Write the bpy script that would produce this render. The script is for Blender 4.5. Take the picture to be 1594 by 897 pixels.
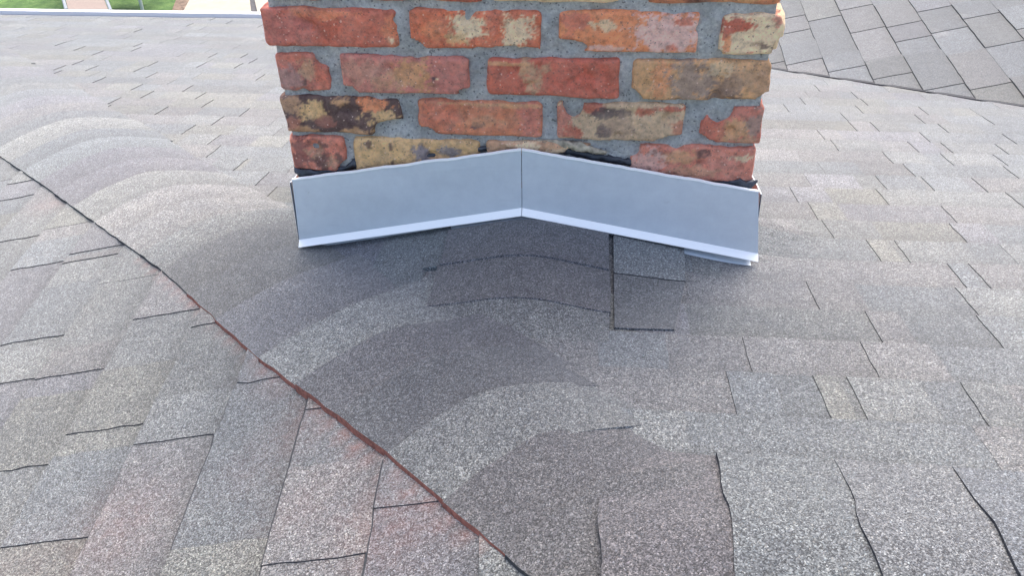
import bpy, bmesh, math, random
from mathutils import Vector, Matrix, noise
random.seed(7)
S = bpy.context.scene
for o in list(bpy.data.objects): bpy.data.objects.remove(o)
COL = S.collection

# ------------------------------------------------------------ camera
P_, Y_, R_ = 0.6429734765, -0.0992973489, -0.0211873719
cp, sp, cy, sy = math.cos(P_), math.sin(P_), math.cos(Y_), math.sin(Y_)
fw = Vector((sy*cp, cy*cp, -sp)); r0 = Vector((cy, -sy, 0)); u0 = r0.cross(fw)
RX = r0*math.cos(R_) + u0*math.sin(R_); UP = -r0*math.sin(R_) + u0*math.cos(R_)
cd = bpy.data.cameras.new('camera'); cam = bpy.data.objects.new('camera', cd); COL.objects.link(cam)
cd.sensor_width = 36; cd.lens = 36*1350/1594; cd.clip_start = 0.02; cd.clip_end = 2000
cam.matrix_world = Matrix(((RX.x, UP.x, -fw.x, .108314), (RX.y, UP.y, -fw.y, -1.229593),
                           (RX.z, UP.z, -fw.z, .703355), (0, 0, 0, 1)))
S.camera = cam

# ------------------------------------------------------------ light
SUN_EL, SUN_AZ = math.radians(64), math.radians(6)      # azimuth measured clockwise from +y (away) towards +x (right)
w = bpy.data.worlds.new('World'); S.world = w; w.use_nodes = True
nt = w.node_tree; nt.nodes.clear()
sky = nt.nodes.new('ShaderNodeTexSky'); sky.sky_type = 'NISHITA'; sky.sun_disc = False
sky.sun_elevation = SUN_EL; sky.sun_rotation = SUN_AZ; sky.air_density = .9; sky.dust_density = 5.5; sky.ozone_density = .8
bg = nt.nodes.new('ShaderNodeBackground'); bg.inputs[1].default_value = 0.15
out = nt.nodes.new('ShaderNodeOutputWorld'); nt.links.new(sky.outputs[0], bg.inputs[0]); nt.links.new(bg.outputs[0], out.inputs[0])
sd = bpy.data.lights.new('sun', 'SUN'); sun = bpy.data.objects.new('sun', sd); COL.objects.link(sun)
sd.energy = 1.5; sd.angle = math.radians(48); sd.color = (1, .93, .84)
sdir = Vector((math.sin(SUN_AZ)*math.cos(SUN_EL), math.cos(SUN_AZ)*math.cos(SUN_EL), math.sin(SUN_EL)))
sun.rotation_euler = sdir.to_track_quat('Z', 'Y').to_euler()
S.view_settings.view_transform = 'Standard'; S.view_settings.look = 'None'
S.view_settings.exposure = 1.42; S.view_settings.gamma = 1

# ------------------------------------------------------------ tree helpers
def tag(o, label=None, cat=None, group=None, kind=None):
    if label: o['label'] = label
    if cat: o['category'] = cat
    if group: o['group'] = group
    if kind: o['kind'] = kind
    return o
def empty(name, loc, label=None, cat=None, group=None):
    o = bpy.data.objects.new(name, None); o.location = loc; COL.objects.link(o); o.empty_display_size = .1
    return tag(o, label, cat, group)

class MB:
    """collects faces with per-corner colour, a stain value and material slots"""
    def __init__(s): s.v = []; s.f = []; s.m = []; s.c = []; s.st = []
    def vert(s, p, st=0.0): s.v.append(tuple(p)); s.st.append(st); return len(s.v)-1
    def face(s, idx, mat=0, col=(1, 1, 1)):
        s.f.append(tuple(idx)); s.m.append(mat)
        if isinstance(col, tuple): col = [col]*len(idx)
        s.c.append(col)
    def build(s, name, mats, parent=None, smooth=False, label=None):
        me = bpy.data.meshes.new(name); me.from_pydata(s.v, [], s.f)
        if not isinstance(mats, (list, tuple)): mats = [mats]
        for m in mats: me.materials.append(m)
        me.polygons.foreach_set('material_index', s.m)
        a = me.color_attributes.new('tone', 'FLOAT_COLOR', 'CORNER'); flat = []
        for cl in s.c:
            for c in cl: flat += [c[0], c[1], c[2], 1.0]
        a.data.foreach_set('color', flat)
        b = me.attributes.new('stain', 'FLOAT', 'POINT'); b.data.foreach_set('value', s.st)
        if smooth: me.polygons.foreach_set('use_smooth', [True]*len(s.f))
        me.update()
        o = bpy.data.objects.new(name, me); COL.objects.link(o)
        if parent is not None:
            o.parent = parent
            pl = Vector((0, 0, 0)); an = parent
            while an is not None: pl += an.location; an = an.parent
            me.transform(Matrix.Translation(-pl))
        if label: o['label'] = label
        return o
    def box(s, a, b, mat=0, col=(1, 1, 1)):
        x0, y0, z0 = a; x1, y1, z1 = b
        i = [s.vert(p) for p in ((x0,y0,z0),(x1,y0,z0),(x1,y1,z0),(x0,y1,z0),(x0,y0,z1),(x1,y0,z1),(x1,y1,z1),(x0,y1,z1))]
        for q in ((0,3,2,1),(4,5,6,7),(0,1,5,4),(1,2,6,5),(2,3,7,6),(3,0,4,7)): s.face([i[k] for k in q], mat, col)
    def tube(s, pts, r, n=8, mat=0, col=(1, 1, 1)):
        rings = []; pts = [Vector(p) for p in pts]
        for k, p in enumerate(pts):
            d = (pts[min(k+1, len(pts)-1)] - pts[max(k-1, 0)]).normalized()
            a = d.cross(Vector((.13, .21, .97))).normalized(); b = d.cross(a)
            rings.append([s.vert(p + r*(a*math.cos(t*6.28318/n) + b*math.sin(t*6.28318/n))) for t in range(n)])
        for A, B in zip(rings, rings[1:]):
            for t in range(n): s.face((A[t], A[(t+1) % n], B[(t+1) % n], B[t]), mat, col)
        s.face(rings[0][::-1], mat, col); s.face(rings[-1], mat, col)

# ------------------------------------------------------------ materials
def mat(name):
    m = bpy.data.materials.new(name); m.use_nodes = True; t = m.node_tree
    b = t.nodes['Principled BSDF']; return m, t, b
def N(t, kind, **kw):
    n = t.nodes.new(kind)
    for k, v in kw.items():
        if k.startswith('i_'): n.inputs[k[2:]].default_value = v
        else: setattr(n, k, v)
    return n
def ramp(t, fac, stops, interp='LINEAR'):
    r = t.nodes.new('ShaderNodeValToRGB'); r.color_ramp.interpolation = interp
    el = r.color_ramp.elements
    while len(el) < len(stops): el.new(0.5)
    for e, (p, c) in zip(el, stops): e.position = p; e.color = (*c, 1) if len(c) == 3 else c
    t.links.new(fac, r.inputs[0]); return r.outputs[0]
def mix(t, a, b, fac, mode='MIX'):
    n = t.nodes.new('ShaderNodeMix'); n.data_type = 'RGBA'; n.blend_type = mode
    for sock, v in ((n.inputs[0], fac), (n.inputs[6], a), (n.inputs[7], b)):
        if hasattr(v, 'is_output'): t.links.new(v, sock)
        else: sock.default_value = (*v, 1) if isinstance(v, tuple) and len(v) == 3 else v
    return n.outputs[2]
def objco(t): return t.nodes.new('ShaderNodeNewGeometry').outputs['Position']
def vor(t, co, scale, feat='F1'):
    n = N(t, 'ShaderNodeTexVoronoi', feature=feat); n.inputs['Scale'].default_value = scale
    t.links.new(co, n.inputs['Vector']); return n
def noi(t, co, scale, det=3, rough=.55):
    n = N(t, 'ShaderNodeTexNoise'); n.inputs['Scale'].default_value = scale; n.inputs['Detail'].default_value = det
    n.inputs['Roughness'].default_value = rough; t.links.new(co, n.inputs['Vector']); return n.outputs[0]
def bump(t, b, h, dist, strength=1.0, normal=None):
    n = N(t, 'ShaderNodeBump'); n.inputs['Strength'].default_value = strength; n.inputs['Distance'].default_value = dist
    t.links.new(h, n.inputs['Height'])
    if normal is not None: t.links.new(normal, n.inputs['Normal'])
    t.links.new(n.outputs[0], b.inputs['Normal']); return n.outputs[0]
def attr(t, name):
    n = N(t, 'ShaderNodeAttribute', attribute_name=name); return n

def shingle_mat(name):
    m, t, b = mat(name); co = objco(t)
    v = vor(t, co, 720); sepc = N(t, 'ShaderNodeSeparateColor'); t.links.new(v.outputs['Color'], sepc.inputs[0])
    g1 = ramp(t, sepc.outputs[0], [(0, (.020, .021, .024)), (.26, (.050, .052, .056)), (.52, (.105, .107, .111)), (.80, (.170, .170, .172)), (.95, (.235, .233, .233)), (1, (.36, .357, .35))])
    g2 = ramp(t, sepc.outputs[1], [(0, (1, 1, 1)), (.72, (1, 1, 1)), (.82, (1.0, .92, .84)), (.9, (.84, .94, 1.0)), (1, (.93, .88, .94))])
    c = mix(t, g1, g2, 1.0, 'MULTIPLY')
    v2 = vor(t, co, 260); s2 = N(t, 'ShaderNodeSeparateColor'); t.links.new(v2.outputs['Color'], s2.inputs[0])
    c = mix(t, c, ramp(t, s2.outputs[0], [(0, (.62, .62, .64)), (.5, (1, 1, 1)), (1, (1.35, 1.33, 1.3))]), .45, 'MULTIPLY')
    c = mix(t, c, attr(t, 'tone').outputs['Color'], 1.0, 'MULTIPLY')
    big = noi(t, co, 5, 4, .6)
    c = mix(t, c, ramp(t, big, [(.25, (.84, .85, .88)), (.5, (1, 1, 1)), (.75, (1.14, 1.12, 1.08))]), 1.0, 'MULTIPLY')
    sm = noi(t, co, 38, 3, .6)
    c = mix(t, c, ramp(t, sm, [(.3, (.88, .88, .9)), (.7, (1.12, 1.12, 1.1))]), 1.0, 'MULTIPLY')
    c = mix(t, c, (.93, 1.0, 1.0), 1.0, 'MULTIPLY')
    c = mix(t, c, (.035, .036, .042), ramp(t, noi(t, co, 16, 8, .85), [(.69, (0, 0, 0)), (.75, (.55, .55, .55))]))
    c = mix(t, c, (.30, .29, .28), ramp(t, noi(t, co, 3.1, 6, .75), [(.60, (0, 0, 0)), (.80, (.35, .35, .35))]))
    # rust / chalk staining
    st = attr(t, 'stain').outputs['Fac']
    k = N(t, 'ShaderNodeMath', operation='MULTIPLY'); t.links.new(st, k.inputs[0])
    t.links.new(ramp(t, noi(t, co, 60, 4, .7), [(.3, (.25, .25, .25)), (.65, (1, 1, 1))]), k.inputs[1])
    c = mix(t, c, (.30, .10, .07), k.outputs[0])
    t.links.new(c, b.inputs['Base Color'])
    b.inputs['Roughness'].default_value = .8
    b.inputs['Specular IOR Level'].default_value = .35
    b.inputs['Sheen Weight'].default_value = .36; b.inputs['Sheen Roughness'].default_value = .55
    b.inputs['Sheen Tint'].default_value = (1, .98, .92, 1)
    h = N(t, 'ShaderNodeMath', operation='SUBTRACT'); h.inputs[0].default_value = 1; t.links.new(v.outputs['Distance'], h.inputs[1])
    n1 = bump(t, b, h.outputs[0], .0009, .55)
    bump(t, b, noi(t, co, 9, 3), .006, .35, n1)
    return m
def simple(name, col, rough=.6, nscale=0, namp=.15, metal=0, bscale=0, bdist=.001, spec=.5):
    m, t, b = mat(name); co = objco(t)
    if nscale:
        lo = tuple(x*(1-namp) for x in col); hi = tuple(min(1, x*(1+namp)) for x in col)
        t.links.new(ramp(t, noi(t, co, nscale, 5, .6), [(.3, lo), (.7, hi)]), b.inputs['Base Color'])
    else: b.inputs['Base Color'].default_value = (*col, 1)
    b.inputs['Roughness'].default_value = rough; b.inputs['Metallic'].default_value = metal
    b.inputs['Specular IOR Level'].default_value = spec
    if bscale: bump(t, b, noi(t, co, bscale, 5, .6), bdist, .6)
    return m
M_SH = shingle_mat('granules')
M_CUT = simple('asphalt_cut_edge', (.042, .044, .05), .9, 300, .5)
M_RED = simple('red_chalk_edge', (.27, .10, .075), .95, 160, .45, bscale=400, bdist=.002)

def brick_mat():
    m, t, b = mat('old_brick'); co = objco(t)
    c = attr(t, 'tone').outputs['Color']
    c = mix(t, c, ramp(t, noi(t, co, 90, 5, .7), [(.3, (.58, .56, .56)), (.5, (1, 1, 1)), (.7, (1.32, 1.3, 1.24))]), 1, 'MULTIPLY')
    v = vor(t, co, 480); s = N(t, 'ShaderNodeSeparateColor'); t.links.new(v.outputs['Color'], s.inputs[0])
    c = mix(t, c, (.62, .52, .44), ramp(t, s.outputs[0], [(.99, (0, 0, 0)), (.995, (.5, .5, .5))]))
    c = mix(t, c, (.05, .03, .03), ramp(t, s.outputs[1], [(.965, (0, 0, 0)), (.98, (.5, .5, .5))]))
    c = mix(t, c, (.62, .50, .43), ramp(t, noi(t, co, 34, 8, .8), [(.42, (.04, .04, .04)), (.66, (.17, .17, .17))]))
    c = mix(t, c, (1.85, 1.64, 1.56), 1.0, 'MULTIPLY')
    # thin grime with a shape of its own
    c = mix(t, c, (.07, .055, .055), ramp(t, noi(t, co, 24, 6, .75), [(.62, (0, 0, 0)), (.78, (.45, .45, .45))]))
    t.links.new(c, b.inputs['Base Color']); b.inputs['Roughness'].default_value = .85; b.inputs['Specular IOR Level'].default_value = .3
    n1 = bump(t, b, noi(t, co, 60, 8, .75), .006, .9)
    pits = ramp(t, vor(t, co, 75).outputs['Distance'], [(.0, (0, 0, 0)), (.16, (1, 1, 1))])
    n2 = bump(t, b, pits, .002, .35, n1); bump(t, b, noi(t, co, 330, 5, .75), .0018, .9, n2)
    return m
M_BR = brick_mat()
def mortar_mat():
    m, t, b = mat('mortar'); co = objco(t)
    c = ramp(t, noi(t, co, 14, 6, .7), [(.28, (.33, .33, .33)), (.5, (.54, .54, .53)), (.72, (.75, .74, .72))])
    c = mix(t, c, ramp(t, noi(t, co, 170, 4, .7), [(.3, (.72, .72, .74)), (.7, (1.25, 1.25, 1.22))]), 1, 'MULTIPLY')
    v = vor(t, co, 420); s = N(t, 'ShaderNodeSeparateColor'); t.links.new(v.outputs['Color'], s.inputs[0])
    c = mix(t, c, (.7, .69, .66), ramp(t, s.outputs[0], [(.982, (0, 0, 0)), (.99, (.6, .6, .6))]))
    c = mix(t, c, (.06, .06, .065), ramp(t, s.outputs[1], [(.95, (0, 0, 0)), (.975, (.6, .6, .6))]))
    t.links.new(c, b.inputs['Base Color']); b.inputs['Roughness'].default_value = .95
    n1 = bump(t, b, noi(t, co, 50, 8, .75), .009, 1); bump(t, b, noi(t, co, 300, 4, .7), .0015, .8, n1)
    return m
M_MO = mortar_mat()
def flash_mat():
    m, t, b = mat('mill_aluminium_flashing'); co = objco(t)
    c = ramp(t, noi(t, co, 6, 3, .5), [(.3, (.69, .755, .80)), (.7, (.74, .795, .84))])
    c = mix(t, c, ramp(t, noi(t, co, 45, 5, .7), [(.35, (.95, .95, .96)), (.7, (1.03, 1.03, 1.03))]), 1, 'MULTIPLY')
    mp = N(t, 'ShaderNodeMapping'); mp.inputs['Scale'].default_value = (6, 6, 90); t.links.new(co, mp.inputs[0])
    c = mix(t, c, (.40, .43, .46), ramp(t, noi(t, mp.outputs[0], 3, 6, .7), [(.60, (0, 0, 0)), (.78, (.22, .22, .22))]))
    c = mix(t, c, (.30, .28, .26), ramp(t, noi(t, co, 26, 6, .8), [(.66, (0, 0, 0)), (.80, (.35, .35, .35))]))
    t.links.new(c, b.inputs['Base Color']); b.inputs['Metallic'].default_value = .2; b.inputs['Roughness'].default_value = .42
    bump(t, b, noi(t, co, 12, 3, .5), .003, .35); return m
M_FL = flash_mat()
M_HEM = simple('sky_lit_hem_tone', (.98, 1.0, .99), .35, 0, metal=0)  # same metal as the flashing, whitened so the colour carries the sky light
M_SEAL = simple('dark_sealant', (.055, .06, .075), .45, 60, .5, bscale=70, bdist=.004)
M_WHITE = simple('white_painted_metal', (.85, .86, .86), .4)
M_GUT = simple('gutter_inside', (.10, .11, .13), .7, 20, .3)
M_WALL = simple('wall_siding', (.55, .53, .48), .8, 6, .1)
M_CEM = simple('cement_crown', (.38, .37, .35), .9, 12, .2, bscale=40, bdist=.003)
M_CLAY = simple('clay_flue', (.38, .16, .09), .8, 15, .2)

# ------------------------------------------------------------ the roof as a surface
ZC, G, HH, RY = -.1503, .22, -.50, -.705
def smin(a, b, k):
    h = max(k-abs(a-b), 0)/k; return min(a, b)-h*h*k*.25
def H(x, y):
    c = ZC-G*y; a = ZC-G*HH+G*x; f = ZC-G*RY + G*(y-RY)
    z = smin(c, a, .045); z = smin(z, f, .03)
    if -.75 < y < .15 and abs(x) < .7:
        cr = smin(-.067-.215*(x-.02), -.067+.215*(x-.02), .02)
        z = -smin(-z, -cr, .012)
    return z + .0016*noise.noise((x*2.3, y*2.3, 0)) + .0008*noise.noise((x*7, y*7, 3))
VA, VB = -.85409, 2.41691                       # valley line y = VA x + VB
EAX = .1879; EA0 = ZC-G*VB
def HE(x, y): return EA0+EAX*x + .0015*noise.noise((x*2.3, y*2.3, 5))

STAINS = [(-.09,-.65,.07,.6),(-.234,-.49,.05,.5),(-.43,-.62,.075,.45),(-.16,-.56,.05,.3),(-.33,-.36,.03,.35),(-1.05,.30,.05,.4),
          (-.30,-.40,.035,.35),(-.27,-.55,.06,.25),(-.52,-.70,.10,.25),(-.06,-.70,.05,.25),(-.20,-.62,.06,.3)]
def stain(x, y):
    s = 0
    for a, b, r, k in STAINS:
        d = ((x-a)**2+(y-b)**2)/(r*r)
        if d < 6: s = max(s, k*math.exp(-d*1.1))
    wv = (x+y-HH)/1.41421; ss = (x-y)/1.41421
    if -.5 < ss < .5 and -.15 < wv < -.11:
        s = max(s, 1.6*math.exp(-((wv+.125)/.007)**2)*(.4+.6*max(0, noise.noise((ss*14, 0, 0))+.5)))
    return s*.30

def tab(mb, hf, to, u0, u1, v0, v1, raise_, tone, cell=.03, skew=None, stains=False, wedge=.004, edge=True, jag=.0012, band=.26, gap=.0008):
    """one shingle tab: u runs along the course, v from the butt edge v0 to the head v1; to(u,v)->(x,y)"""
    L = abs(v1-v0); nu = max(1, int(abs(u1-u0)/cell)); nv = max(2, int(L/cell)+1)
    rows = []
    for j in range(nv+1):
        fv = j/nv; row = []
        for i in range(nu+1):
            fu = i/nu; u = u0+(u1-u0)*fu; v = v0+(v1-v0)*fv
            if j == 0: v += jag*2*noise.noise((u*30, v*30, 1))
            if i in (0, nu): u += jag*2*noise.noise((u*40, v*60, 7))
            x, y = to(u, v)
            z = hf(x, y)+wedge*(1-fv)+raise_+.0008
            row.append(mb.vert((x, y, z), stain(x, y) if stains else 0))
        rows.append(row)
    for j in range(nv):
        for i in range(nu):
            q = (rows[j][i], rows[j][i+1], rows[j+1][i+1], rows[j+1][i])
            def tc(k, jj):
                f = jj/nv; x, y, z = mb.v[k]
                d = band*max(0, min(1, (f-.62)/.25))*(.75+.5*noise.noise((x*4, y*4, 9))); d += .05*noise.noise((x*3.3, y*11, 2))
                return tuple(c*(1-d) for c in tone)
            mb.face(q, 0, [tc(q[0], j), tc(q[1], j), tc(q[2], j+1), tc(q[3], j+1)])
    if edge:
        def skirt(line, du, dv):
            low = []
            for k in line:
                x, y, z = mb.v[k]; a = to(du, dv); o = to(0, 0)
                low.append(mb.vert((x+a[0]-o[0], y+a[1]-o[1], z-raise_-wedge*.9-.002)))
            for k in range(len(line)-1): mb.face((line[k], line[k+1], low[k+1], low[k]), 1, (1, 1, 1))
        sg = 1 if u1 > u0 else -1; sv = 1 if v0 > v1 else -1
        skirt([r[0] for r in rows], -sg*.0013, 0); skirt([r[-1] for r in rows], sg*.0013, 0)
        skirt(rows[0], 0, sv*gap)

def fix_normals(o, up=True):
    me = o.data; bm = bmesh.new(); bm.from_mesh(me)
    fl = [f for f in bm.faces if f.material_index == 0 and f.normal.z < 0]
    bmesh.ops.reverse_faces(bm, faces=fl); bm.to_mesh(me); bm.free()
def cut(o, co, no):
    """remove everything on the side the horizontal normal points to"""
    me = o.data; bm = bmesh.new(); bm.from_mesh(me)
    bmesh.ops.bisect_plane(bm, geom=bm.verts[:]+bm.edges[:]+bm.faces[:], plane_co=Vector(co)-Vector(LOC(o)), plane_no=no, clear_outer=True)
    bm.to_mesh(me); bm.free()
def LOC(o): return o.parent.location if o.parent else (0, 0, 0)

house = empty('house', (0, 0, -3.4), 'shingled house roof with hips, a ridge and a valley around the brick chimney', 'house')

def tone(base=1.0, spread=.13):
    b = base*random.uniform(1-spread, 1+spread); h = random.random()
    if h < .25: c = (1.03, .98, .99)
    elif h < .5: c = (.97, 1.0, 1.05)
    elif h < .62: c = (1.05, 1.02, .95)
    elif h < .75: c = (1.0, .97, 1.05)
    else: c = (1, 1, 1)
    return tuple(b*k for k in c)

# joints seen in the photograph on the main slope: (x, y)
JC = [(.54,.36),(.556,.27),(.561,.17),(.818,.645),(.835,.56),(.842,.50),(.744,.456),(.718,.366),(.91,.724),(.99,.80),(1.18,.88),
 (1.075,.63),(1.056,.548),(.95,.448),(.98,.367),(.815,.263),(.794,.163),(.615,.08),(.664,.07),(.466,-.11),(.719,-.034),(.756,-.032),
 (.53,-.232),(.496,-.346),(.69,-.244),(.697,-.134),(.592,-.452),(.453,-.432),(.682,1.19),(.75,1.26),(.82,1.09),(.928,1.37),(.93,1.27),
 (.888,1.175),(.874,1.0),(.817,.917),(.71,.85),(.72,.76),(1.024,1.08),(1.067,1.155),(1.052,.976),(.97,.90),(1.206,1.08),(1.12,.72),
 (-2.057,2.05),(-1.73,2.0),(-1.79,1.86),(-1.757,1.67),(-1.647,1.52),(-1.724,1.45),(-1.47,1.66),(-1.47,1.57),(-1.288,1.61),(-1.58,1.29),
 (-1.6,1.19),(-1.508,1.34),(-1.33,1.25),(-1.378,1.42),(-1.162,1.27),(-1.076,1.13),(-1.012,1.03),(-1.245,1.15),(-1.3,1.05),(-1.277,.96),
 (-1.195,.85),(-1.503,1.09),(-1.104,.935),(-.861,.92),(-.898,.82),(-.935,.735),(-.826,.65),(-.998,.655),(-1.15,1.63),(-.997,1.46),
 (-1.33,1.83),(-.784,.535),(-.68,.435),(-.592,.335),(-.538,.25),(.335,-.30),(.30,-.46),(.41,-.47)]
PIT = .0985; Y0 = .02
# ---- main slope: courses run along x, butts face +y (down the slope)
mb = MB()
def to_c(u, v): return (u, v)
seen = {}
for x, y in JC:
    k = math.floor((y-Y0)/PIT); seen.setdefault(k, []).append(x)
for k in range(-8, 30):
    yb = Y0+(k+1)*PIT; yh = Y0+k*PIT-.006
    xa = max(-3.6, -yb-.62); xb = 3.6
    if yb > 1.0: xb = (VB-yb)/-VA+.45
    if yb > 2.93: break
    base = 1.0; far = yb > 1.2
    js = sorted(seen.get(k, []))
    # fill unseen stretches with random joints
    xs = list(js); x = xa
    spans = []
    while x < xb:
        x += random.uniform(.16, .42)
        if all(abs(x-j) > .11 for j in js): xs.append(x)
    xs = sorted(xs)
    # right of the camera a joint shows when the tab on its right is the raised one; left of it the mirror
    segs = []; marks = []
    for j in xs:
        wd = random.uniform(.045, .14)
        seenj = j in js
        nxt = [q for q in xs if q > j]; prv = [q for q in xs if q < j]
        show = seenj or random.random() < (.22 if far else .05)
        if j > .1:
            e = min(j+wd, (nxt[0]-.012) if nxt else xb); segs.append((j, e, .0015 if show else .0005))
        else:
            e = max(j-wd, (prv[-1]+.012) if prv else xa); segs.append((e, j, .0015 if show else .0005))
    segs.sort(); cur = xa; cells = []
    for a, b, r in segs:
        if a > cur+.004: cells.append((cur, a, 0))
        a = max(a, cur)
        if b > a+.01: cells.append((a, b, r)); cur = b
        else: cur = max(cur, a)
    if cur < xb: cells.append((cur, xb, 0))
    rowtone = random.uniform(.92, 1.08)
    for a, b, r in cells:
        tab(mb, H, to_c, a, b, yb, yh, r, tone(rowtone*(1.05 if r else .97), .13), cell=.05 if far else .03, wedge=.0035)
main = mb.build('main_roof_slope', [M_SH, M_CUT], house)
fix_normals(main)
cut(main, (0, HH-.03, 0), Vector((-1, -1, 0)))         # under the hip caps
# ---- hip end slope: courses run along y, butts face -x
mb = MB()
AJ = [(-1.202,.359),(-1.2,.445),(-1.061,.157),(-.952,.032),(-.849,.056),(-.76,.032),(-.552,-.191),(-.8,-.211),(-.757,-.315),(-.672,-.317),
      (-.481,-.237),(-.34,-.387),(-.545,-.449),(-.427,-.485),(-.24,-.457),(-.627,-.505),(-.52,-.634),(-.195,-.691),(-.60,-.81),(-.31,-.80)]
PA = .1165; XA = -.012
def to_a(u, v): return (v+(u+.4)*-.085, u+(v+.4)*.075)
VIS = {-5: (-.72, -.42), -2: (-.80, -.38), -1: (-.80, -.50), -3: (-.62, -.42), -4: (-.62, -.45)}
seen = {}
for x, y in AJ:
    v = x+(y+.4)*.085; k = math.floor((v-XA)/PA); seen.setdefault(k, []).append(y-(x+.4)*.075)
for k in range(-26, 2):
    vb = XA+k*PA; vh = XA+(k+1)*PA+.006
    ya, yb_ = -1.9, min(3.1, -vb-.30)
    js = sorted(seen.get(k, [])); ys = list(js); y = ya
    while y < yb_:
        y += random.uniform(.2, .4)
        if all(abs(y-j) > .14 for j in js): ys.append(y)
    ys.sort(); cur = ya; cells = []
    for i, j in enumerate(ys):
        wd = random.uniform(.07, .16); nx = ys[i+1]-.012 if i+1 < len(ys) else yb_
        show = j in js or random.random() < .3
        if j > cur+.004: cells.append((cur, j, 0))
        a = max(cur, j); b = min(a+wd, nx)
        if b > a+.01: cells.append((a, b, .0017 if show else .0006)); cur = b
    if cur < yb_: cells.append((cur, yb_, 0))
    for a, b, r in cells:
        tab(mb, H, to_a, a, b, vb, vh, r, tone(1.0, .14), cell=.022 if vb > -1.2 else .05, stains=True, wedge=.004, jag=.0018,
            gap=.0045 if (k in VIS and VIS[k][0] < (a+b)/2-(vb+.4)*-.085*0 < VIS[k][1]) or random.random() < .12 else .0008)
hipend = mb.build('hip_end_slope', [M_SH, M_CUT], house); fix_normals(hipend)
cut(hipend, (0, HH+.03, 0), Vector((1, 1, 0)))
cut(hipend, (0, RY*2-HH+.0, 0), Vector((1, -1, 0)))
# ---- front slope beyond the ridge, towards the viewer (mostly under the camera)
mb = MB()
for k in range(24):
    yb = RY-(k+1)*.1; yh = RY-k*.1+.006; x = -yb*-1-.3
    while x < 3.6:
        e = min(3.6, x+random.uniform(.1, .25)); tab(mb, H, to_c, x, e, yb, yh, random.choice((0, .002)), tone(), cell=.1); x = e
front = mb.build('front_roof_slope', [M_SH, M_CUT], house); fix_normals(front)
cut(front, (0, RY*2-HH, 0), Vector((-1, 1, 0)))
# ---- wing roof slope at the right, its courses run away from the viewer
mb = MB()
EJ = [(.86,1.975),(.987,2.163),(.85,1.79),(.973,1.812),(.973,1.678),(1.11,1.986),(1.098,1.723),(1.092,1.57),(1.247,2.215),(1.237,1.984),
      (1.226,1.718),(1.208,1.437),(1.362,1.873),(1.35,1.673),(1.495,1.951),(1.33,1.398)]
def to_e(u, v): return (v+(u-1.6)*.042, u+(v-1.2)*.16)
seen = {}
PE = .124; XE = .918
for x, y in EJ:
    v = x-(y-1.6)*.042; seen.setdefault(math.floor((v-XE)/PE), []).append(y-(v-1.2)*.16)
THICK = {(.973,1.678), (.85,1.79), (1.092,1.57), (1.208,1.437), (1.33,1.398)}
for k in range(-13, 20):
    vb = XE+k*PE; vh = vb+PE+.008
    ya = VA*vb+VB-.35; ye = 3.05
    js = sorted(seen.get(k, [])); ys = list(js); y = ya
    while y < ye:
        y += random.uniform(.13, .26)
        if all(abs(y-j) > .10 for j in js): ys.append(y)
    ys = [ya]+sorted(ys)+[ye]
    lev = 0
    for i in range(len(ys)-1):
        lev = [0, .0022, .0044][i % 3]
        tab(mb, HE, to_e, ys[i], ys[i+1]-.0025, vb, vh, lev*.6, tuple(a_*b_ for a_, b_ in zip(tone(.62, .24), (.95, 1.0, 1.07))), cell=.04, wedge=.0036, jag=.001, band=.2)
wing = mb.build('wing_roof_slope', [M_SH, M_CUT], house); fix_normals(wing)
vn = Vector((VA, -1, 0)).normalized()      # towards the main slope
cut(wing, (0, VB, 0), vn)
cut(main, (0, VB+.12, 0), -vn)
# cut valley edge of the wing shingles: a lip with thickness
mb = MB(); prev = None; x = -.55
while x < 3.2:
    y = VA*x+VB; z = HE(x, y); j = .004*noise.noise((x*9, 0, 0)); n_ = vn
    a = mb.vert((x+n_.x*(.001+j), y+n_.y*(.001+j), z+.0056)); b = mb.vert((x+n_.x*(.002+j), y+n_.y*(.002+j), H(x, y)+.001)); c = mb.vert((x-n_.x*.012, y-n_.y*.012, z+.0058))
    if prev: mb.face((prev[0], a, b, prev[1]), 1); mb.face((prev[0], prev[2], c, a), 1)
    prev = (a, b, c); x += .03
mb.build('valley_cut_edge', [M_SH, M_CUT], house)

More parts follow.
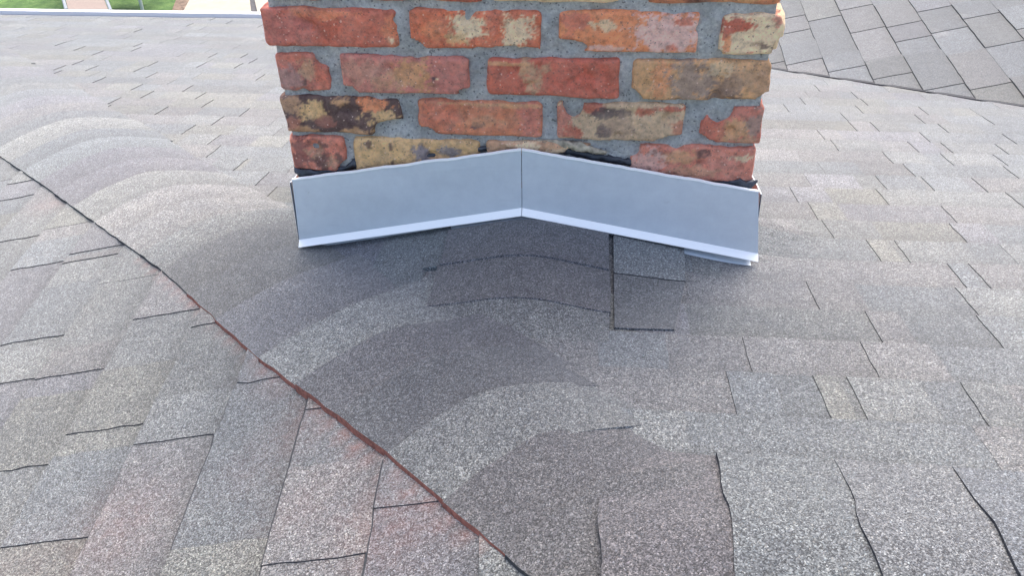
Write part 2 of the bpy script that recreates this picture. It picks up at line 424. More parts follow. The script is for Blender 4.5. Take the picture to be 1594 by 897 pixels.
# ---- caps (bent shingles over hip, ridge and cricket)
def cap(name, to, s0, s1, w0, w1, tn, label=None, lift=.0036, base=.0066, red=False, hf=H, cell=.018, w0b=None, w1b=None, wave=.003, taper=True, dark=(1, 0, 0, 0), arch=0, two=0):
    """s0 = butt (raised) end, s1 = far end; w0..w1 across"""
    mb = MB(); ns = max(3, int(abs(s1-s0)/cell)); nw = max(6, int(abs(w1-w0)/cell)); rows = []
    w0b = w0 if w0b is None else w0b; w1b = w1 if w1b is None else w1b
    for i in range(ns+1):
        fs = i/ns; row = []
        for j in range(nw+1):
            fw_ = j/nw; wl = w0+(w0b-w0)*fs; wr = w1+(w1b-w1)*fs
            w_ = wl+(wr-wl)*fw_; s_ = s0+(s1-s0)*fs
            if i == 0: s_ += wave*noise.noise((w_*25, s0*9, 2))
            if j in (0, nw): w_ += wave*.7*noise.noise((s_*30, w_, 4))
            x, y = to(s_, w_)
            tp = .35 if taper is True else taper
            bb = base*(1-tp*max(0, (fw_-.55)/.45))
            bb += arch*(1-(2*fw_-1)**2)*(1-.45*fs)
            row.append(mb.vert((x, y, hf(x, y)+bb+lift*(1-fs)*(1-(.6 if taper is True else tp)*max(0, (fw_-.55)/.45)))))
        rows.append(row)
    def tn_at(j): return tn
    for i in range(ns):
        def tg(ii): 
            f = 1+two*(.5-ii/ns)*2; return tuple(c*f for c in tn)
        for j in range(nw): mb.face((rows[i][j], rows[i+1][j], rows[i+1][j+1], rows[i][j+1]), 0, [tg(i), tg(i+1), tg(i+1), tg(i)])
    ctr = Vector(mb.v[rows[ns//2][nw//2]])
    def skirt(line, m):
        e_ = Vector(mb.v[line[-1]])-Vector(mb.v[line[0]]); e_.z = 0; e_.normalize(); ax_ = (e_.y, e_.x)
        low = []; hi = []
        for k in line:
            x, y, z = mb.v[k]; ou = .0012 if m == 2 else 0; ob = .002 if m == 0 else 0; low.append(mb.vert((x-ou*.7+(ob if x > ctr.x else -ob)*abs(ax_[0]), y-ou*.7+(ob if y > ctr.y else -ob)*abs(ax_[1]), hf(x, y)+.0005))); hi.append(mb.vert((x, y, z)))
        for k in range(len(line)-1): mb.face((hi[k], hi[k+1], low[k+1], low[k]), m, tuple(1.5*c_ for c_ in tn))  # granule side faces coloured lighter than the top to offset their shade
    skirt([r[0] for r in rows], 2 if red else dark[0]); skirt([r[-1] for r in rows], dark[1]); skirt(rows[0], dark[2])
    if dark[3] is not None: skirt(rows[-1], dark[3])
    o = mb.build(name, [M_SH, M_CUT, M_RED], house, label=label); fix_normals(o)
    for p in o.data.polygons:
        if p.material_index == 0: p.use_smooth = True
    return o
q = 1/math.sqrt(2)
def to_hip(s, w):
    b = max(0, w-.0); k = max(0, min(1, (-.25-s)/.35)) if s < .05 else max(0, min(1, (s-.06)/.05))*.6; sh = b*b/(b+.05)*.95*k      # courses swing back along the slope past the crest
    return (w*q+HH/2+(s+sh)*q, w*q+HH/2-(s+sh)*q)
hip_edges = [(-1.49,(1.25,1.24,1.20)),(-1.34,(.84,.88,.93)),(-1.231,(1.0,1.05,1.1)),(-1.107,(.80,.78,.87)),(-.989,(.84,.81,.90)),(-.864,(1.08,1.07,1.06)),
  (-.733,(1.30,1.24,1.23)),(-.615,(1.26,1.21,1.20)),(-.496,(1.02,1.02,1.02)),(-.394,(.62,.61,.63)),(-.275,(.60,.59,.62)),(-.157,(.84,.82,.92)),
  (.003,(1.30,1.30,1.30)),(.107,(.63,.60,.67)),(.205,(.57,.56,.62)),(.316,(.98,.97,.98)),(.425,(.60,.55,.59)),(.53,(.62,.57,.60))]
BS = {.003: .0092, .107: .0122, .205: .0112, .316: .0102}
NE = [(-1.6,-.19),(-1.447,-.182),(-1.14,-.163),(-.76,-.145),(-.4,-.126),(0,-.130),(.3,-.114),(.7,-.112)]
def lerp_tab(T, s):
    if s <= T[0][0]: return T[0][1]
    for (a, p), (b, r) in zip(T, T[1:]):
        if s <= b: return p+(r-p)*(s-a)/(b-a)
    return T[-1][1]
s = -1.49; pre = []
while s > -4.6: s -= .125; pre.insert(0, (s, tone(1.0, .16)))
alle = pre+hip_edges
ends = [e[0] for e in alle[1:]]+[.64]
for i, ((s0, tn), s1) in enumerate(zip(alle, ends)):
    if i >= len(pre): tn = tuple((.96*k**.85 if s0 > -.45 else k**1.15) for k in tn)
    far = .150 if s0 < -.3 else .125
    far = {.003: .176, .107: .186, .205: .176, .316: .170, .425: .122, -.157: .128}.get(s0, far)
    if s0 > .4: far = .13
    cap('hip_cap', to_hip, s0, s1+.012, lerp_tab(NE, s0)-.002, far+random.uniform(-.008, .008), tn, red=(-.3 < s0 < .5),
        w0b=lerp_tab(NE, s1), arch=(.006 if s0 < -1.5 else .011 if s0 < -.3 else .006), two=(.10 if s0 < -1.5 else .17 if s0 < -.35 else .03), base=BS.get(s0, .007), taper=1.02 if abs(s0-.003) < .001 else 1.08 if .05 < s0 < .5 else s0 not in BS)
def to_rdg(s, w): return (s, RY+w)
x = .135; k = 0
rt = [(.70,.63,.67),(.86,.88,.91),(.88,.87,.91),(.80,.82,.90),(.95,.94,.94)]
while x < 3.5:
    wv = random.uniform(-.006, .006)
    cap('ridge_cap', to_rdg, x, x+.139, -.15, .146+wv, rt[k] if k < 5 else tone(1, .1), lift=.006, base=(.0165, .0135, .0115)[k] if k < 3 else .0105, wave=.006, taper=.8 if k < 1 else True, dark=(1, 0, 1, 0))
    x += .127; k += 1
def to_ck(s, w): return (.022+w, s)
cap('cricket_cap', to_ck, -.030, -.13, -.137, .128, (.72,.68,.74), base=.0140, lift=0, wave=.002, taper=False, dark=(0, 1, 0, 0))
cap('cricket_cap', to_ck, -.012, -.128, -.165, -.137, (.80,.86,.9), base=.010, lift=0, taper=False, dark=(0, 0, 0, 0))
cap('cricket_cap', to_ck, -.125, -.235, -.140, .130, (.78,.73,.77), base=.0108, lift=0, wave=.002, taper=False, dark=(0, 1, 0, 0))
cap('cricket_cap', to_ck, -.232, -.352, -.150, .128, (1.0,.99,.99), base=.0005, lift=.0085, wave=.004, taper=False, dark=(0, 1, 0, None))
# small pieces at the foot of the cricket
def patch(name, pts, tn, base=.006, lab=None, dark=(0, 0, 0, 0)):
    """a cut shingle piece with straight edges; pts counter-clockwise in plan"""
    mb = MB(); n = 10; g = []
    (a, b, c, d) = pts
    for i in range(n+1):
        row = []
        for j in range(n+1):
            fi, fj = i/n, j/n
            x = (a[0]*(1-fi)+b[0]*fi)*(1-fj)+(d[0]*(1-fi)+c[0]*fi)*fj; y = (a[1]*(1-fi)+b[1]*fi)*(1-fj)+(d[1]*(1-fi)+c[1]*fi)*fj
            row.append(mb.vert((x, y, H(x, y)+base*(.8+.2*fj))))
        g.append(row)
    for i in range(n):
        for j in range(n): mb.face((g[i][j], g[i+1][j], g[i+1][j+1], g[i][j+1]), 0, tn)
    for line, dk in zip(([r[0] for r in g], [r[-1] for r in g], g[0], g[-1]), dark):
        mx = (a[0]+c[0])/2; my = (a[1]+c[1])/2; low = [mb.vert((mb.v[k][0]+(mb.v[k][0]-mx)*.01, mb.v[k][1]+(mb.v[k][1]-my)*.01, mb.v[k][2]-base+.0005)) for k in line]
        for k in range(n): mb.face((line[k], line[k+1], low[k+1], low[k]), dk, tuple(1.6*c_ for c_ in tn))  # edge colour raised to paint out the shade beside the chimney
    o = mb.build(name, [M_SH, M_CUT], house, label=lab); fix_normals(o); return o
patch('shingle_piece', [(.158,-.128),(.272,-.112),(.276,-.02),(.158,-.02)], (1.12,1.15,1.18), .0105, dark=(1, 0, 1, 1))
patch('shingle_piece', [(.158,-.266),(.243,-.262),(.274,-.10),(.158,-.116)], (.78,.77,.80), .0066, dark=(0, 0, 1, 0))
patch('shingle_piece', [(-.36,-.05),(-.22,-.09),(-.22,-.012),(-.36,-.012)], (.80,.79,.93), .0072)
patch('shingle_piece', [(-.24,-.16),(-.14,-.20),(-.14,-.012),(-.225,-.012)], (.86,.92,.97), .0076)

# ---- eave: drip edge, gutter, and the walls that carry the roof
EY = 2.865; ez = ZC-G*EY
mb = MB(); mb.box((-5.2, EY-.02, ez-.012), (1.4, EY+.012, ez-.004)); mb.box((-5.2, EY+.004, ez-.06), (1.4, EY+.012, ez-.004))
mb.build('drip_edge', M_GUT, house)
mb = MB()
prof = [(EY+.014, ez-.012), (EY+.014, ez-.09), (EY+.05, ez-.10), (EY+.06, ez-.07), (EY+.064, ez-.012), (EY+.068, ez+.004), (EY+.100, ez+.004), (EY+.100, ez-.006), (EY+.075, ez-.012), (EY+.072, ez-.07), (EY+.06, ez-.107), (EY+.010, ez-.097)]
for xa, xb in ((-5.2, -2.02), (-2.02, 1.4)):
    A = [mb.vert((xa, y, z)) for y, z in prof]; B = [mb.vert((xb, y, z)) for y, z in prof]
    for i in range(len(prof)-1): mb.face((A[i], A[i+1], B[i+1], B[i]), 1 if i < 3 else 0)
mb.build('gutter', [M_WHITE, M_GUT], house)
mb = MB(); mb.box((-4.7, -5.5, -3.4), (5.2, EY-.35, ez-.05)); mb.build('wall', M_WALL, house)
mb = MB()
z0 = ez-.055
mb.box((-5.2, -6.0, z0-.02), (5.6, EY, z0)); mb.build('soffit', M_WHITE, house)

# ------------------------------------------------------------ chimney
chim = empty('brick_chimney', (0, .28, -.35), 'reclaimed red and buff brick chimney rising through the shingle roof', 'chimney')
RED=(.35,.095,.06); REDB=(.40,.125,.08); PINK=(.42,.16,.12); ORA=(.52,.20,.09); CRM=(.52,.44,.29); PALE=(.50,.37,.33); BUF=(.42,.26,.13); TAN=(.36,.23,.14)
DK=(.055,.032,.032); GRY=(.20,.17,.15); SOOT=(.035,.035,.05); YEL=(.47,.33,.16)
# blobs: (u, v, ru, rv, colour, strength) with u, v in 0..1 across the face
SPEC = {
 'r1a': (RED,[(.15,.5,.25,.6,(.36,.13,.11),.7),(.75,.6,.2,.5,REDB,.7),(.45,.9,.25,.15,ORA,.5),(.95,.4,.06,.5,ORA,.5),(.95,.2,.02,.08,CRM,.9)]),
 'r1b': ((.42,.12,.06),[(.47,.55,.15,.36,CRM,1),(.82,.5,.13,.4,CRM,.95),(.18,.45,.1,.3,ORA,.6),(.65,.7,.06,.3,REDB,.8),(.35,.25,.1,.15,YEL,.7)]),
 'r1c': (ORA,[(.80,.5,.24,.62,(.52,.36,.32),1),(.12,.8,.14,.2,REDB,.9),(.33,.65,.08,.14,CRM,.8),(.88,.8,.06,.1,REDB,.9),(.82,.12,.04,.1,REDB,.8),(.33,.1,.15,.08,PALE,.7),(.08,.3,.05,.3,(.45,.13,.07),.6)]),
 'r1d': (CRM,[(.25,.8,.28,.22,RED,1),(.08,.65,.08,.3,RED,.9),(.14,.3,.07,.2,ORA,.8),(.55,.9,.1,.1,CRM,.8),(.85,.85,.1,.15,PINK,.8),(.63,.3,.1,.05,(.25,.18,.12),.8),(.75,.22,.06,.06,DK,.8),(.72,.72,.04,.05,DK,.9),(.9,.15,.04,.05,DK,.7),(.55,.08,.1,.05,REDB,.8)]),
 'r2a': ((.36,.13,.10),[(.25,.35,.3,.35,(.26,.16,.15),.9),(.6,.6,.2,.3,TAN,.8),(.85,.5,.12,.6,REDB,.8),(.3,.95,.4,.12,REDB,.8),(.5,.3,.06,.08,DK,.7)]),
 'r2b': ((.38,.15,.12),[(.55,.5,.18,.4,(.38,.22,.10),.8),(.2,.6,.2,.3,(.36,.2,.15),.7),(.72,.45,.04,.07,SOOT,.9),(.75,.44,.02,.05,CRM,1),(.35,.3,.15,.2,TAN,.5),(.85,.4,.12,.4,(.36,.13,.11),.6)]),
 'r2c': (RED,[(.36,.45,.07,.42,TAN,1),(.3,.85,.06,.2,TAN,.9),(.44,.75,.05,.15,TAN,.9),(.72,.72,.03,.1,PINK,.8),(.1,.9,.3,.05,BUF,.7),(.7,.5,.25,.5,(.38,.09,.06),.6)]),
 'r2d': (BUF,[(.08,.5,.1,.6,BUF,1),(.22,.5,.08,.5,ORA,.5),(.45,.5,.18,.5,GRY,.8),(.68,.3,.12,.35,(.12,.09,.08),.75),(.8,.6,.12,.3,(.3,.21,.14),.7),(.62,.8,.08,.2,CRM,.5),(.95,.4,.06,.5,TAN,.8)]),
 'r3a': (DK,[(.25,.65,.12,.25,YEL,1),(.85,.42,.14,.35,YEL,1),(.78,.85,.14,.18,ORA,.9),(.08,.8,.1,.25,TAN,.8),(.15,.1,.15,.12,BUF,.7),(.5,.9,.08,.12,BUF,.8),(.62,.1,.1,.12,BUF,.8),(.05,.3,.06,.2,(.3,.12,.08),.8),(.35,.35,.1,.15,(.2,.08,.06),.8)]),
 'r3b': ((.42,.165,.09),[(.15,.5,.2,.6,REDB,.6),(.45,.35,.06,.12,SOOT,.85),(.5,.45,.2,.15,(.46,.25,.14),.6),(.9,.5,.1,.6,(.42,.15,.12),.7),(.6,.92,.4,.06,BUF,.7)]),
 'r3c': ((.40,.31,.20),[(.05,.55,.09,.45,PINK,.9),(.13,.2,.07,.25,RED,.9),(.24,.9,.12,.14,RED,.9),(.42,.75,.13,.14,SOOT,.8),(.38,.25,.05,.18,SOOT,.85),(.9,.9,.14,.08,RED,.9),(.68,.8,.06,.08,RED,.8),(.5,.4,.12,.3,(.26,.19,.14),.6),(.97,.35,.05,.3,RED,.6)]),
 'r3d': ((.42,.14,.10),[(.55,.35,.25,.3,BUF,.85),(.88,.6,.12,.35,(.24,.17,.14),.9),(.2,.5,.15,.4,REDB,.8),(.6,.85,.25,.12,PINK,.9),(.8,.1,.2,.12,TAN,.8)]),
 'r4a': ((.44,.16,.11),[(.18,.5,.22,.6,(.17,.06,.05),.9),(.55,.35,.16,.3,DK,.85),(.6,.8,.1,.12,DK,.8),(.88,.45,.07,.2,DK,.8),(.45,.6,.15,.2,TAN,.6),(.75,.3,.1,.2,TAN,.6)]),
 'r4b': (YEL,[(.55,.6,.07,.3,(.14,.14,.17),.95),(.62,.25,.06,.2,(.14,.14,.17),.9),(.78,.65,.09,.18,(.16,.16,.18),.9),(.12,.82,.03,.12,DK,.8),(.3,.8,.03,.1,DK,.8),(.3,.3,.02,.07,DK,.8),(.7,.4,.1,.2,BUF,.7)]),
 'r4c': (TAN,[(.1,.4,.2,.3,SOOT,.9),(.4,.2,.4,.3,SOOT,.9),(.3,.9,.15,.15,CRM,.9),(.6,.75,.15,.12,CRM,.7)]),
 'r4d': ((.44,.17,.12),[(.2,.8,.08,.1,DK,.7),(.4,.7,.12,.25,BUF,.7),(.58,.8,.05,.12,DK,.8),(.75,.5,.15,.3,(.46,.2,.15),.7),(.9,.75,.08,.1,CRM,.9),(.15,.5,.15,.4,PALE,.6),(.5,.3,.2,.15,TAN,.6)]),
 'r0a': (RED,[]), 'r0b': ((.33,.09,.06),[(.7,.4,.2,.3,BUF,.6)]), 'r0c': (CRM,[(.3,.4,.1,.2,BUF,.6)]), 'r0d': ((.40,.17,.09),[(.35,.4,.1,.5,DK,.8),(.7,.4,.15,.4,YEL,.7),(.2,.4,.1,.4,REDB,.7)]),
}
PALS = [RED, REDB, PINK, ORA, BUF, TAN, (.30,.09,.06), YEL, (.38,.13,.08)]
# notches in brick outlines: (u, v, ru, rv) in 0..1 of the face, pushed back into the joint
NOTCH = {'r1c': [(.03,.02,.16,.34)], 'r2a': [(1.0,1.0,.25,.42)], 'r3c': [(.13,1.02,.09,.42),(.98,.0,.2,.2)], 'r3a': [(.98,.0,.25,.45)],
         'r3d': [(.28,1.02,.20,.52),(.02,.02,.12,.2),(.0,1.0,.12,.4)], 'r3b': [(.0,.0,.16,.25)], 'r2b': [(.0,.0,.12,.22),(1,0,.1,.2)], 'r4a': [(1.0,.0,.18,.35)],
         'r2d': [(.0,.0,.08,.25),(1,0,.08,.2)], 'r1d': [(1.0,.0,.12,.5),(.0,.0,.1,.1)], 'r4d': [(.0,.9,.08,.3)], 'r1b': [(.0,.0,.1,.25),(.75,-.02,.3,.12)], 'r4c': [(.5,.2,.6,.5),(.9,.6,.3,.5)]}
def brick(mb, x0, x1, y0, y1, z0, z1, face, spec, cell, seed, notch=()):
    """rounded irregular brick; face: 0 = -y, 1 = +x, 2 = +y, 3 = -x is the weathered one"""
    r = .006; sz = (x1-x0, y1-y0, z1-z0); o3 = Vector((seed*3.1, seed*1.7, 0))
    cx, cy_, cz = (x0+x1)/2, (y0+y1)/2, (z0+z1)/2
    base, blobs = spec
    cache = {}
    def point(p):
        key = (round(p[0], 5), round(p[1], 5), round(p[2], 5))
        if key in cache: return cache[key]
        v = Vector(p); c = Vector((cx, cy_, cz)); d = v-c; hs = Vector((sz[0]/2, sz[1]/2, sz[2]/2))
        rr = r*(1+.8*noise.noise(o3+v*12))
        inner = Vector([max(-h+rr, min(h-rr, k)) for h, k in zip(hs, d)]); e = d-inner
        if e.length > 1e-6: e = e.normalized()*rr if sum(1 for k in e if abs(k) > 1e-6) > 1 else e
        u = (v.x-x0)/sz[0] if face in (0, 2) else (v.y-y0)/sz[1]; vv = (v.z-z0)/sz[2]
        p2 = c+inner+e
        p2 += Vector((noise.noise(o3+v*17), noise.noise(o3+v*17+Vector((9, 0, 0))), noise.noise(o3+v*17+Vector((0, 9, 0)))))*.0032
        p2 += Vector((noise.noise(o3+v*70), noise.noise(o3+v*70+Vector((9, 0, 0))), noise.noise(o3+v*70+Vector((0, 9, 0)))))*.0012
        # chips
        ch = noise.noise(o3+v*38)
        for nu, nv, ru, rv in notch:
            dd = ((u-nu)/ru)**2+((vv-nv)/rv)**2+.35*noise.noise(v*60)
            if dd < 1: p2.y += .018*min(1, (1-dd)*3)
        if ch > .33 and e.length > 1e-5: p2 -= (p2-c).normalized()*(ch-.33)*.02
        col = Vector(base)
        m = noise.noise(o3+v*22)*.5+noise.noise(o3+v*55)*.3
        col = col*(1+.28*m)
        for bu, bv, ru, rv, bc, st in blobs:
            dx = (u-bu)/ru; dv = (vv-bv)/rv; dd = dx*dx+dv*dv
            if dd > 4: continue
            dd = math.sqrt(dd)+.55*noise.noise(v*45+o3)+.5*noise.noise(v*110+o3)+.55*noise.noise(v*260)
            a = max(0, min(1, (1.12-dd)*3.4))*st
            col = col.lerp(Vector(bc)*(1+.2*m), a)
        i = mb.vert(p2); cache[key] = (i, tuple(max(0.01, k) for k in col)); return cache[key]
    def grid(o, U, V, nu, nv):
        g = [[point((o[0]+U[0]*i/nu+V[0]*j/nv, o[1]+U[1]*i/nu+V[1]*j/nv, o[2]+U[2]*i/nu+V[2]*j/nv)) for i in range(nu+1)] for j in range(nv+1)]
        for j in range(nv):
            for i in range(nu):
                a, b, c, d = g[j][i], g[j][i+1], g[j+1][i+1], g[j+1][i]
                mb.face((a[0], b[0], c[0], d[0]), 0, [a[1], b[1], c[1], d[1]])
    n = lambda L: max(2, int(round(L/cell)))
    X, Y, Z = sz; nx, ny, nz = n(X), n(Y) if cell > .01 else n(Y)//2, n(Z)
    grid((x0,y0,z0),(X,0,0),(0,0,Z),nx,nz); grid((x1,y0,z0),(0,Y,0),(0,0,Z),ny,nz); grid((x1,y1,z0),(-X,0,0),(0,0,Z),nx,nz)
    grid((x0,y1,z0),(0,-Y,0),(0,0,Z),ny,nz); grid((x0,y0,z1),(X,0,0),(0,Y,0),nx,ny); grid((x0,y1,z0),(X,0,0),(0,-Y,0),nx,ny)
ROWS = {
 4: [(-.373,-.281,'r4a'),(-.267,-.062,'r4b'),(-.050,.160,'r4c'),(.177,.371,'r4d')],
 3: [(-.374,-.183,'r3a'),(-.157,.038,'r3b'),(.060,.256,'r3c'),(.281,.374,'r3d')],
 2: [(-.371,-.288,'r2a'),(-.269,-.072,'r2b'),(-.046,.153,'r2c'),(.172,.374,'r2d')],
 1: [(-.378,-.175,'r1a'),(-.156,.036,'r1b'),(.061,.262,'r1c'),(.292,.380,'r1d')],
 0: [(-.368,-.284,'r0a'),(-.270,-.047,'r0b'),(-.034,.148,'r0c'),(.186,.372,'r0d')]}
ZR = {4: (.005,.067), 3: (.073,.135), 2: (.144,.205), 1: (.216,.276), 0: (.287,.348)}
DEP = .56; mb = MB(); seed = 0
for c in range(-3, 14):
    if c >= 0 and c <= 4: row = 4-c; z0, z1 = ZR[row]
    elif c < 0: row = None; z0 = .005+c*.07; z1 = z0+.06
    else: row = None; z0 = .287+(c-4)*.0705; z1 = z0+.06
    odd = c % 2
    if row is not None: back = ROWS[row]
    elif odd: back = [(-.374,-.183,None),(-.157,.038,None),(.060,.256,None),(.281,.374,None)]
    else: back = [(-.373,-.281,None),(-.267,-.072,None),(-.050,.153,None),(.172,.372,None)]
    for a, b, sp_ in back:
        seed += 1; fine = row is not None
        spec = SPEC[sp_] if sp_ else (random.choice(PALS), [(random.random(), random.random(), random.uniform(.1, .3), random.uniform(.2, .5), random.choice(PALS+[CRM, DK]), .8) for _ in range(3)])
        dj = random.uniform(-.002, .002)
        brick(mb, a, b, dj-.001, .094, z0, z1, 0, spec, .0027 if (fine and row > 0) else .012, seed, NOTCH.get(sp_, ()))
        seed += 1
        spec = (random.choice(PALS), [(random.random(), random.random(), .25, .4, random.choice(PALS+[CRM, DK]), .8) for _ in range(3)])
        brick(mb, a, b, DEP-.095, DEP, z0, z1, 2, spec, .02, seed)
    ys = [.106, .30, .312] if odd else [.106]
    y = .106; first = .09 if odd else .19
    L = first
    while y < DEP-.11:
        y2 = min(y+L, DEP-.106)
        for x0, x1, fc in ((-.373, -.28, 3), (.28, .373, 1)):
            seed += 1; spec = (random.choice(PALS), [(random.random(), random.random(), .25, .4, random.choice(PALS+[CRM, DK]), .8) for _ in range(3)])
            brick(mb, x0+random.uniform(-.002, .002), x1, y, y2, z0, z1, fc, spec, .012 if 0 <= c <= 4 else .02, seed)
        y = y2+.012; L = .19
mb.build('brickwork', M_BR, chim, smooth=True)
# mortar core, finely uneven on the side the photo shows
mb = MB(); zt = .287+9*.0705+.06
def mortar_face(o, U, V, nu, nv, nrm, amp):
    nrm = Vector(nrm); g = []
    for j in range(nv+1):
        row = []
        for i in range(nu+1):
            p = Vector(o)+Vector(U)*(i/nu)+Vector(V)*(j/nv)
            e = 0 if i in (0, nu) or j in (0, nv) else 1
            d = (noise.noise(p*35)*.0035+noise.noise(p*90)*.0022+noise.noise(p*9)*.002)*e*amp
            row.append(mb.vert(p+nrm*d))
        g.append(row)
    for j in range(nv):
        for i in range(nu): mb.face((g[j][i], g[j][i+1], g[j+1][i+1], g[j+1][i]))
i_ = .0065; hw = .366
mortar_face((-hw, i_, -.22), (2*hw, 0, 0), (0, 0, .60), 180, 140, (0, -1, 0), 1)
mortar_face((-hw, i_, .38), (2*hw, 0, 0), (0, 0, zt-.38), 20, 20, (0, -1, 0), 1)
mortar_face((hw, i_, -.22), (0, DEP-2*i_, 0), (0, 0, zt+.22), 60, 120, (1, 0, 0), 1)
mortar_face((hw, DEP-i_, -.22), (-2*hw, 0, 0), (0, 0, zt+.22), 20, 30, (0, 1, 0), 1)
mortar_face((-hw, DEP-i_, -.22), (0, -(DEP-2*i_), 0), (0, 0, zt+.22), 60, 120, (-1, 0, 0), 1)
mortar_face((-hw, i_, zt), (2*hw, 0, 0), (0, DEP-2*i_, 0), 4, 4, (0, 0, 1), 0)
mb.build('mortar', M_MO, chim, smooth=True)
mb = MB(); mb.box((-.42, -.045, zt+.001), (.42, DEP+.045, zt+.05)); mb.box((-.38, -.01, zt+.05), (.38, DEP+.01, zt+.075)); mb.build('crown', M_CEM, chim)
mb = MB()
for r_, z0_, z1_ in ((.13, zt+.07, zt+.30),):
    n = 24; a = [mb.vert((r_*math.cos(t*6.28318/n), .28+r_*math.sin(t*6.28318/n), z0_)) for t in range(n)]; b = [mb.vert((r_*math.cos(t*6.28318/n), .28+r_*math.sin(t*6.28318/n), z1_)) for t in range(n)]
    c = [mb.vert((r_*.85*math.cos(t*6.28318/n), .28+r_*.85*math.sin(t*6.28318/n), z1_)) for t in range(n)]; d = [mb.vert((r_*.85*math.cos(t*6.28318/n), .28+r_*.85*math.sin(t*6.28318/n), z0_)) for t in range(n)]
    for A, B in ((a, b), (b, c), (c, d)):
        for t in range(n): mb.face((A[t], A[(t+1) % n], B[(t+1) % n], B[t]))
mb.build('flue', M_CLAY, chim)

# counter flashing: two leaves meeting at the peak, each with a folded hem along its foot, sky light painted into its colour
def leaf(xa, za, ya, xb, zb, yb_, xc, zc, xd, zd, sgn, lab):
    """top from (xa,za) to (xb,zb); foot from (xc,zc) under a to (xd,zd) under b"""
    mb = MB(); n = 48; T = []; B = []; K = []
    m = 6; grid_ = []
    for i in range(n+1):
        f = i/n; wv = .0018*noise.noise((f*9+sgn*5, 0, 0))+.0008*noise.noise((f*30, 2, 0))
        tx, tz = xa+(xb-xa)*f, za+(zb-za)*f+wv; bx, bz = xc+(xd-xc)*f, zc+(zd-zc)*f
        row = []
        for j in range(m+1):
            g = j/m; x = tx+(bx-tx)*g; z = tz+(bz-tz)*g
            y = -.0135-.004*g+.0012*noise.noise((x*9, z*20, 1))*(1 if 0 < j < m else 0)
            row.append(mb.vert((x, y, z)))
        K.append(mb.vert((tx, .004, tz+.0045))); K2 = None
        grid_.append(row)
    for i in range(n):
        for j in range(m): mb.face((grid_[i][j], grid_[i][j+1], grid_[i+1][j+1], grid_[i+1][j]))
    # back sheet for thickness
    bk = [mb.vert((mb.v[r[0]][0], mb.v[r[0]][1]+.002, mb.v[r[0]][2])) for r in grid_]; bf = [mb.vert((mb.v[r[-1]][0], mb.v[r[-1]][1]+.002, mb.v[r[-1]][2])) for r in grid_]
    for i in range(n): mb.face((bk[i], bk[i+1], bf[i+1], bf[i]))
    mb.face((bk[0], bf[0], grid_[0][-1], grid_[0][0])); mb.face((bk[-1], grid_[-1][0], grid_[-1][-1], bf[-1]))
    o = mb.build('counter_flashing', M_FL, chim, smooth=False, label=lab)
    # returned top lip
    mb2 = MB(); pr = None
    for i in range(n+1):
        x, y, z = mb.v[grid_[i][0]]
        a = mb2.vert((x, y-.0010, z-.0012)); b = mb2.vert((x, y-.0006, z+.0010)); c = mb2.vert((x, y+.0035, z+.0016))
        if pr: mb2.face((pr[0], a, b, pr[1])); mb2.face((pr[1], b, c, pr[2]))
        pr = (a, b, c)
    mb2.build('top_lip', M_HEM, o)
    mb3 = MB(); pr = None
    for i in range(n+1):
        x, y, z = mb.v[grid_[i][-1]]
        a = mb3.vert((x, y-.0004, z+.001)); b = mb3.vert((x, y-.0105, z-.0085)); c = mb3.vert((x, y-.0095, z-.0100)); d = mb3.vert((x, y+.001, z-.001))
        if pr: mb3.face((pr[0], pr[1], b, a)); mb3.face((pr[1], pr[2], c, b)); mb3.face((pr[2], pr[3], d, c))
        pr = (a, b, c, d)
    mb3.build('foot_hem', M_HEM, o)
    return o
PKX = .0068
leaf(-.374,-.006,0, PKX-.0005,.060,0, -.380,-.123, PKX-.0005,-.0445, -1, None)
leaf(PKX+.0005,.060,0, .382,-.003,0, PKX+.0005,-.0445, .398,-.119, 1, None)
# side returns of the flashing and the base flashing that shows under the hem
for sx, x0, zt_, zb_ in ((-1, -.3795, -.012, -.13), (1, .388, -.008, -.128)):
    mb = MB(); prv = None
    for k in range(15):
        y = -.012+k*.042; zz = -G*max(0, y)
        a = mb.vert((x0, y, zt_+zz)); b = mb.vert((x0+sx*.004, y, zb_+zz)); c = mb.vert((x0-sx*.002, y, zt_+zz)); d = mb.vert((x0+sx*.002, y, zb_+zz))
        if prv: mb.face((prv[0], a, b, prv[1])); mb.face((prv[2], c, d, prv[3])); mb.face((prv[0], a, c, prv[2]))
        prv = (a, b, c, d)
    mb.build('side_flashing', M_FL, chim)
mb = MB(); prv = None
for k in range(61):
    x = -.372+.760*k/60; z = max(H(x, -.02), ZC-.0)
    t_ = H(x, -.014)
    a = mb.vert((x, -.0075, t_+.06)); b = mb.vert((x, -.0085, t_+.008)); ky = max(0, min(1, (x-.17)/.02)); c = mb.vert((x, -.014-.007*ky, H(x, -.022)+.006)); d = mb.vert((x, -.016-.010*ky, H(x, -.034)+.0035))
    if prv: mb.face((prv[0], a, b, prv[1])); mb.face((prv[1], b, c, prv[2])); mb.face((prv[2], c, d, prv[3]))
    prv = (a, b, c, d)
mb.build('base_flashing', M_FL, chim)
